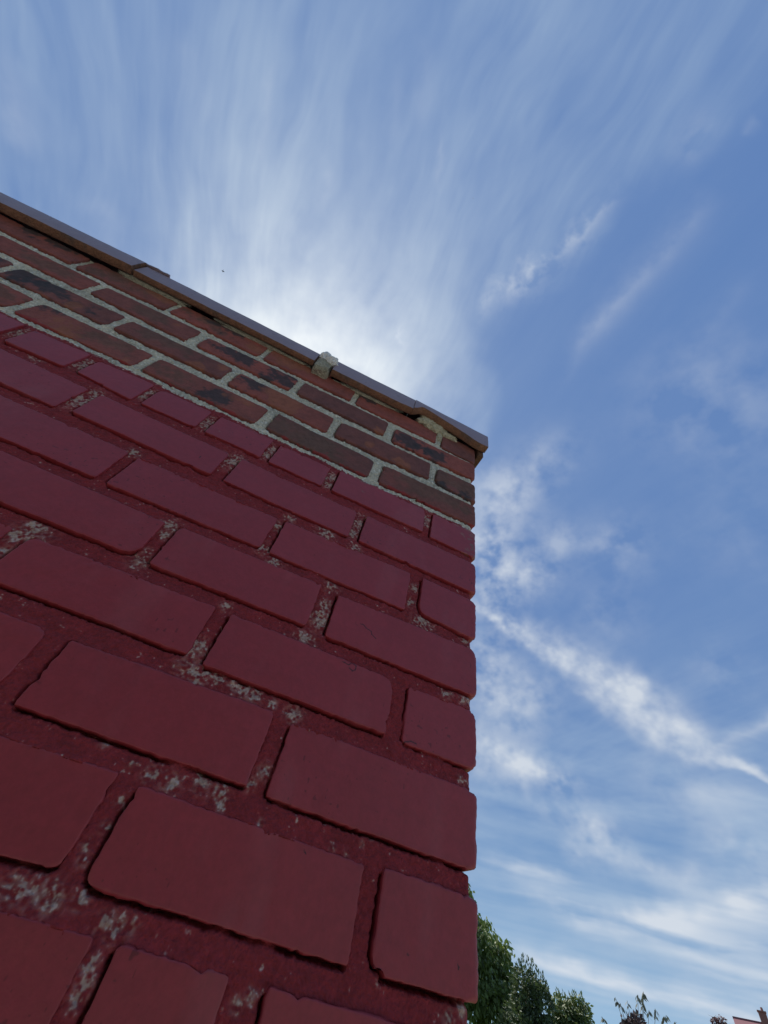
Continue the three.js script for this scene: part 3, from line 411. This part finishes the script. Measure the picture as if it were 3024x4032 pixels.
/* ---------------------------------------------------- ground, trees, house */
const far3 = (az, el, dist) => new THREE.Vector3(EYE.x + Math.sin(az * Math.PI / 180) * dist, EYE.y + Math.tan(el * Math.PI / 180) * dist, EYE.z - Math.cos(az * Math.PI / 180) * dist);
{
  const grassT = tex8(512, 512, d => { for (let j = 0; j < 512; j++) for (let i = 0; i < 512; i++) { const n = fbm(i * 0.0312, j * 0.0312, 3), q = vn(i, j); const m = 1 + 0.3 * n + 0.3 * q; const o = (j * 512 + i) * 4; d[o] = enc(0.07 * m); d[o + 1] = enc(0.105 * m); d[o + 2] = enc(0.035 * m); d[o + 3] = 255; } }, true);
  const conT = tex8(512, 512, d => { for (let j = 0; j < 512; j++) for (let i = 0; i < 512; i++) { const n = fbm(i * 0.0156, j * 0.0156, 4), q = vn(i * 0.5, j * 0.5); const m = 1 + 0.14 * n + 0.12 * q; const o = (j * 512 + i) * 4; d[o] = enc(0.29 * m); d[o + 1] = enc(0.28 * m); d[o + 2] = enc(0.255 * m); d[o + 3] = 255; } }, true);
  const g = new THREE.PlaneGeometry(700, 700); g.rotateX(-Math.PI / 2); g.translate(0, -0.012, 0);
  struct('ground', g, new THREE.MeshStandardMaterial({ map: rep(grassT, 350, 350), roughness: 1 }));
  const c = new THREE.BoxGeometry(26, 0.1, 6); c.translate(0, -0.05, 3 - DEPTH - 0.4); struct('pavement', c, new THREE.MeshStandardMaterial({ map: rep(conT, 13, 3), roughness: 0.92 }));
}
const leafMat = (r, g, b, t = 0.35) => new THREE.MeshPhysicalMaterial({ color: lin(r, g, b), roughness: 0.7, transmission: t, thickness: 0, side: THREE.DoubleSide });
const barkMat = new THREE.MeshStandardMaterial({ color: lin(0.09, 0.07, 0.05), roughness: 1 });
function limb(pts, r0, r1) { const c = new THREE.CatmullRomCurve3(pts), n = 10, g = new THREE.TubeGeometry(c, n, 1, 7), p = g.attributes.position; for (let i = 0; i < p.count; i++) { const k = Math.floor(i / 8) / n, q = c.getPointAt(Math.min(1, k)), r = mix(r0, r1, k); p.setXYZ(i, q.x + (p.getX(i) - q.x) * r, q.y + (p.getY(i) - q.y) * r, q.z + (p.getZ(i) - q.z) * r); } g.computeVertexNormals(); return g; }
function leafInto(pos, idx, x, y, z, len, wid, dx, dy, dz, rnd) {
  const l = Math.hypot(dx, dy, dz); dx /= l; dy /= l; dz /= l; let sx = rnd() - 0.5, sy = rnd() - 0.5, sz = rnd() - 0.5; const k = sx * dx + sy * dy + sz * dz; sx -= k * dx; sy -= k * dy; sz -= k * dz; const sl = Math.hypot(sx, sy, sz) || 1; sx *= wid / sl / 2; sy *= wid / sl / 2; sz *= wid / sl / 2;
  const o = pos.length / 3; pos.push(x, y, z, x + dx * len * 0.45 + sx, y + dy * len * 0.45 + sy, z + dz * len * 0.45 + sz, x + dx * len, y + dy * len, z + dz * len, x + dx * len * 0.45 - sx, y + dy * len * 0.45 - sy, z + dz * len * 0.45 - sz); idx.push(o, o + 1, o + 2, o, o + 2, o + 3);
}
// crown: a list of ellipsoid lobes [x, y, z, rx, ry, rz] (local), clumps of leaves on sprays through each of them
function tree(name, label, pos3, lobes, o, group) {
  const t = thing(name, label, 'tree', pos3.x, 0, pos3.z, group), rnd = rng(o.seed), pos = [], idx = [];
  const vol = lobes.map(l => l[3] * l[4] + l[4] * l[5] + l[3] * l[5]), tot = vol.reduce((a, b) => a + b);
  lobes.forEach((l, li) => { const sprays = Math.round(o.sprays * vol[li] / tot);
    for (let s = 0; s < sprays; s++) {
      let a, b, c, q; do { a = rnd() * 2 - 1; b = rnd() * 2 - 1; c = rnd() * 2 - 1; q = Math.hypot(a, b, c); } while (q > 1 || q < 0.05); const rr = Math.pow(q, -0.45); a *= rr; b *= rr; c *= rr;
      const bump = 1 + 0.22 * vn(a * 3 + o.seed, b * 3 + c * 2); const X = l[0] + a * l[3] * bump, Y = l[1] + b * l[4] * bump, Z = l[2] + c * l[5] * bump; if (Y < 0.5) continue;
      const nl = o.per; for (let i = 0; i < nl; i++) {
        const e = o.spread, lx = X + (rnd() - 0.5) * e, ly = Y + (rnd() - 0.5) * e * 0.8 + (o.up ? rnd() * o.up : 0), lz = Z + (rnd() - 0.5) * e;
        leafInto(pos, idx, lx, ly, lz, o.leaf * (0.7 + 0.6 * rnd()), o.leaf * 0.5 * (0.7 + 0.6 * rnd()), a * 0.5 + (rnd() - 0.5) * 1.3, o.droop + (rnd() - 0.5) * 0.9, c * 0.5 + (rnd() - 0.5) * 1.3, rnd); } } });
  for (const [x, y, z, h] of o.shoots ?? []) { const nl = Math.round(h / 0.012); for (let i = 0; i < nl; i++) { const k = i / nl, w = 0.10 * (1 - k) + 0.015, an = rnd() * 6.283; leafInto(pos, idx, x + Math.cos(an) * w * rnd(), y + k * h, z + Math.sin(an) * w * rnd(), o.leaf * 0.8, o.leaf * 0.3, Math.cos(an) * 0.5, 0.9, Math.sin(an) * 0.5, rnd); } }
  const g = geom(pos, idx); put('crown', g, o.mat, t);
  const top = Math.max(...lobes.map(l => l[1])), V = (x, y, z) => new THREE.Vector3(x, y, z);
  const wood = [limb([V(0, 0, 0), V(0.05, top * 0.3, 0.03), V(-0.04, top * 0.62, 0), V(0.02, top * 1.02, 0.02)], o.trunk, o.trunk * 0.25)];
  put('trunk', wood[0], barkMat, t); const lm = lobes.map(l => limb([V(0, top * 0.35, 0), V(l[0] * 0.5, mix(top * 0.4, l[1], 0.55), l[2] * 0.5), V(l[0], l[1] + l[4] * 0.4, l[2])], o.trunk * 0.45, 0.012)); put('limbs', mergeGeometries(lm), barkMat, t);
  return t;
}
// at distance D an angle in degrees sideways is about D * 0.01745 metres
{
  const D = 25, dg = D * 0.01745, base = far3(29.2, 0, D), r = new THREE.Vector3(Math.cos(29.2 * Math.PI / 180), 0, Math.sin(29.2 * Math.PI / 180));
  const L = (az, el, ra, re, dep = 0, rd) => { const s = (az - 29.2) * dg; return [r.x * s + Math.sin(0.51) * dep, EYE.y + Math.tan(el * Math.PI / 180) * D, r.z * s - Math.cos(0.51) * dep, ra * dg, re * dg, (rd ?? ra) * dg]; };
  tree('leafy_tree', 'tall dark green leafy tree rising directly behind the wall corner', base, [L(28.8, 7.6, 2.7, 2.6), L(30.2, 8.8, 1.0, 0.9), L(31.0, 6.6, 1.4, 1.5, 0.2), L(32.4, 5.6, 1.5, 1.4, -0.3), L(33.6, 4.6, 1.4, 1.5, 0.2), L(31, 3.2, 3, 2.3), L(33.6, 1.8, 1.9, 2.4), L(27.5, 4.5, 3, 3), L(30.6, 8.4, 0.7, 0.8), L(29.4, 9.2, 0.9, 0.9), L(32.6, 7.0, 0.5, 0.5), L(34.6, 5.7, 0.45, 0.45), L(34.4, 3.0, 1.0, 1.5)], { seed: 11, sprays: 2300, per: 8, spread: 0.34, leaf: 0.19, droop: -0.8, trunk: 0.22, mat: leafMat(0.17, 0.235, 0.04, 0.55) });
}
function smallTree(name, label, az, D, lob, o) {
  const dg = D * 0.01745, base = far3(az, 0, D), ar = az * Math.PI / 180, L = ([a, el, ra, re, dep = 0]) => { const s = (a - az) * dg; return [Math.cos(ar) * s + Math.sin(ar) * dep, EYE.y + Math.tan(el * Math.PI / 180) * D, Math.sin(ar) * s - Math.cos(ar) * dep, ra * dg, re * dg, ra * dg]; };
  if (o.sh) o.shoots = o.sh.map(([a, el, h]) => { const v = L([a, el, 0, 0]); return [v[0], v[1], v[2], h * dg]; });
  return tree(name, label, base, lob.map(L), o);
}
smallTree('evergreen_tree', 'dark evergreen tree with pointed upright shoots beside the tall leafy tree', 36.6, 23, [[36.2, 3.2, 1.2, 1.5], [37.2, 2.4, 1.1, 1.7], [35.9, 0.6, 1.8, 2.2], [37.0, 0.2, 1.5, 2.0]], { seed: 5, sprays: 1000, per: 9, spread: 0.22, leaf: 0.14, droop: 0.25, trunk: 0.12, mat: leafMat(0.095, 0.135, 0.045, 0.45), sh: [[35.7, 4.5, 0.7], [36.1, 4.5, 1.1], [36.5, 4.5, 1.0], [36.9, 4.2, 1.2], [37.3, 4.0, 1.0], [37.7, 3.6, 1.1], [38.0, 3.2, 1.0], [38.15, 2.8, 0.7]] });
smallTree('round_tree', 'low flat topped green tree at the right end of the tree group', 39.9, 24, [[39.3, 2.4, 1.2, 1.2], [40.4, 2.5, 0.85, 1.2], [39.6, 0.5, 1.9, 2.2], [41.0, 1.2, 0.5, 1.0]], { seed: 9, sprays: 900, per: 9, spread: 0.24, leaf: 0.14, droop: -0.2, trunk: 0.12, mat: leafMat(0.14, 0.19, 0.045, 0.5), sh: [[38.9, 3.3, 0.6], [39.4, 3.5, 0.4], [39.9, 3.4, 0.5], [40.3, 3.5, 0.5], [40.8, 3.4, 0.6]] });
smallTree('red_leaved_tree', 'small reddish bush top beside the house roof', 51.0, 30, [[50.9, 3.65, 0.6, 0.75], [51.25, 3.3, 0.5, 0.8], [50.8, 1.8, 1.2, 1.4]], { seed: 15, sprays: 420, per: 8, spread: 0.22, leaf: 0.12, droop: -0.1, trunk: 0.09, mat: leafMat(0.11, 0.05, 0.055, 0.35), sh: [[51.0, 3.9, 0.35], [51.3, 3.7, 0.4]] });
{ // sparse shrub: bare stems with drooping leaves above a reddish mass
  const az = 44.8, D = 10, ar = az * Math.PI / 180, dg = D * 0.01745, base = far3(az, 0, D), rnd = rng(77);
  const t = thing('shrub', 'thin stemmed shrub with sparse drooping leaves above a reddish leafy mass', 'shrub', base.x, 0, base.z);
  const at = (a, el, dep = 0) => new THREE.Vector3(Math.cos(ar) * (a - az) * dg + Math.sin(ar) * dep, EYE.y + Math.tan(el * Math.PI / 180) * D, Math.sin(ar) * (a - az) * dg - Math.cos(ar) * dep);
  const pos = [], idx = []; const stemMat = new THREE.MeshStandardMaterial({ color: lin(0.16, 0.15, 0.11), roughness: 0.9 });
  for (const [a, el, n, a0] of [[43.6, 4.15, 9, 44.2], [43.85, 3.95, 5, 44.3], [44.45, 4.2, 5, 44.5], [45.35, 4.6, 8, 44.6], [45.85, 4.85, 12, 44.8], [45.6, 4.2, 8, 44.8], [46.0, 3.95, 4, 45.0], [46.5, 3.98, 10, 45.4], [47.15, 3.85, 10, 45.6], [47.8, 3.6, 7, 45.8], [42.2, 2.95, 7, 43.6], [44.9, 3.75, 4, 44.7]]) {
    const top = at(a, el, (rnd() - 0.5) * 0.3), foot = new THREE.Vector3((rnd() - 0.5) * 0.2, 0, (rnd() - 0.5) * 0.2), mid = at(mix(a0, a, 0.35), 2.0);
    put('stem', limb([foot, mid, top], 0.009, 0.0025), stemMat, t);
    for (let i = 0; i < n; i++) { const k = rnd() * 0.30, p = top.clone().lerp(mid, k * 0.75), s = rnd() < 0.5 ? -1 : 1; leafInto(pos, idx, p.x + (rnd() - 0.5) * 0.03, p.y + 0.02, p.z, 0.055 + rnd() * 0.025, 0.026, s * Math.cos(ar) * (0.3 + rnd() * 0.5), -0.8, s * Math.sin(ar) * (0.3 + rnd() * 0.5), rnd); }
  }
  put('sparse_leaves', geom(pos, idx), leafMat(0.19, 0.19, 0.14, 0.4), t);
  const p2 = [], i2 = []; for (let s = 0; s < 1500; s++) { const a = rnd() * 2 - 1, b = rnd(), c = rnd() * 2 - 1; if (a * a + b * b + c * c > 1) continue; const w = at(44.6 + a * 1.25, 1.2 + b * 2.2 + 0.3 * vn(a * 5, c * 5), c * 0.25); for (let i = 0; i < 3; i++) leafInto(p2, i2, w.x + (rnd() - 0.5) * 0.06, w.y + (rnd() - 0.5) * 0.06, w.z + (rnd() - 0.5) * 0.06, 0.06, 0.034, rnd() - 0.5, rnd() - 0.3, rnd() - 0.5, rnd); }
  put('foliage', geom(p2, i2), leafMat(0.085, 0.05, 0.05, 0.35), t);
}
// a row of trees across the pavement, outside the picture: the glossy paint mirrors their dark crowns low on the wall
for (let i = 0; i < 5; i++) { const k = [0.2, -0.3, 0.4, -0.1, 0.3][i]; tree('leafy_tree', 'leafy tree in the row across the pavement from the painted wall', new THREE.Vector3(-9.5 + i * 2.3, 0, 7.2 + k), [[0, 3.4 + k, 0, 1.4, 1.9, 1.3], [0.5, 1.9, 0.2, 1.3, 1.4, 1.2], [-0.5, 4.4, -0.2, 0.9, 1.2, 0.9]], { seed: 40 + i, sprays: 700, per: 9, spread: 0.34, leaf: 0.2, droop: -0.5, trunk: 0.14, mat: M.rowLeaf ??= leafMat(0.05, 0.08, 0.025, 0.3) }, 'trees across the pavement'); }
{ // house: only its ridge and chimney rise into view
  const p = far3(52.1, 0, 42), ar = 52.1 * Math.PI / 180, t = thing('house', 'distant house with a dark red roof ridge and a square brick chimney', 'house', p.x, 0, p.z); t.rotation.y = -ar;
  const ridge = EYE.y + Math.tan(4.5 * Math.PI / 180) * 42, eave = ridge - 1.7, Wd = 11, Dp = 7;
  const brickM = new THREE.MeshStandardMaterial({ color: lin(0.26, 0.13, 0.10), roughness: 0.95 }), roofM = new THREE.MeshStandardMaterial({ color: lin(0.20, 0.09, 0.10), roughness: 0.9 }), glass = new THREE.MeshStandardMaterial({ color: lin(0.04, 0.05, 0.06), roughness: 0.1 }), white = new THREE.MeshStandardMaterial({ color: lin(0.7, 0.7, 0.68), roughness: 0.6 });
  const B = (w, h, d, x, y, z) => { const g = new THREE.BoxGeometry(w, h, d); g.translate(x, y, z); return g; };
  const s = new THREE.Shape([[-Dp / 2, 0], [Dp / 2, 0], [Dp / 2, eave], [0, ridge - 0.12], [-Dp / 2, eave]].map(v => new THREE.Vector2(...v))); const wg = new THREE.ExtrudeGeometry(s, { depth: Wd, bevelEnabled: false }); wg.rotateY(Math.PI / 2); put('house_wall', wg, brickM, t);
  const sl = Math.hypot(Dp / 2 + 0.35, 1.87), an = Math.atan2(1.87, Dp / 2 + 0.35), parts = [];
  for (const q of [-1, 1]) { const g = B(Wd + 0.3, 0.12, sl, Wd / 2, 0, q * sl / 2); g.rotateX(q * an); g.translate(0, ridge - 0.05, 0); parts.push(g); }
  const roof = put('roof', mergeGeometries(parts), roofM, t);
  put('ridge_cap', B(Wd + 0.32, 0.1, 0.22, Wd / 2, ridge - 0.01, 0), roofM, roof);
  const cx = (53.95 - 52.1) * 42 * 0.01745, ct = EYE.y + Math.tan(5.05 * Math.PI / 180) * 42; const ch = put('chimney', B(0.36, ct - ridge + 1, 0.36, cx, (ct + ridge - 1) / 2, 0), brickM, roof); 
  put('chimney_cap', B(0.42, 0.06, 0.42, cx, ct + 0.03, 0), brickM, roof); const pot = new THREE.CylinderGeometry(0.05, 0.07, 0.14, 12); pot.translate(cx + 0.05, ct + 0.13, 0); put('chimney_pot', pot, brickM, roof);
  for (const x of [2, 5.5, 8.5]) { const w = put('window', B(1.1, 1.2, 0.06, x, 1.5, Dp / 2 + 0.02), white, t); put('pane', B(0.94, 1.04, 0.04, x, 1.5, Dp / 2 + 0.045), glass, w); }
  put('door', B(0.95, 2.05, 0.06, 3.8, 1.025, Dp / 2 + 0.02), white, t);
}
{ // a bird far overhead
  const d = new THREE.Vector3(-0.39777, 0.86632, -0.30209), p = EYE.clone().addScaledVector(d, 70), t = thing('bird', 'tiny dark bird gliding high above the coping tiles', 'bird', p.x, p.y, p.z), m = new THREE.MeshStandardMaterial({ color: lin(0.03, 0.03, 0.035), roughness: 0.9 });
  const bg = new THREE.SphereGeometry(1, 14, 10); bg.scale(0.05, 0.045, 0.14); put('body', bg, m, t);
  for (const s of [-1, 1]) put('wing', geom([0, 0.01, -0.05, 0, 0.01, 0.06, s * 0.13, 0.035, 0.03, s * 0.13, 0.035, -0.07, s * 0.24, 0.02, 0.05], s > 0 ? [0, 1, 2, 0, 2, 3, 3, 2, 4] : [0, 2, 1, 0, 3, 2, 3, 4, 2]), m, t);
  put('tail', geom([-0.02, 0, 0.12, 0.02, 0, 0.12, 0.035, 0, 0.22, -0.035, 0, 0.22], [0, 2, 1, 0, 3, 2]), m, t);
}
renderer.render(scene, camera);
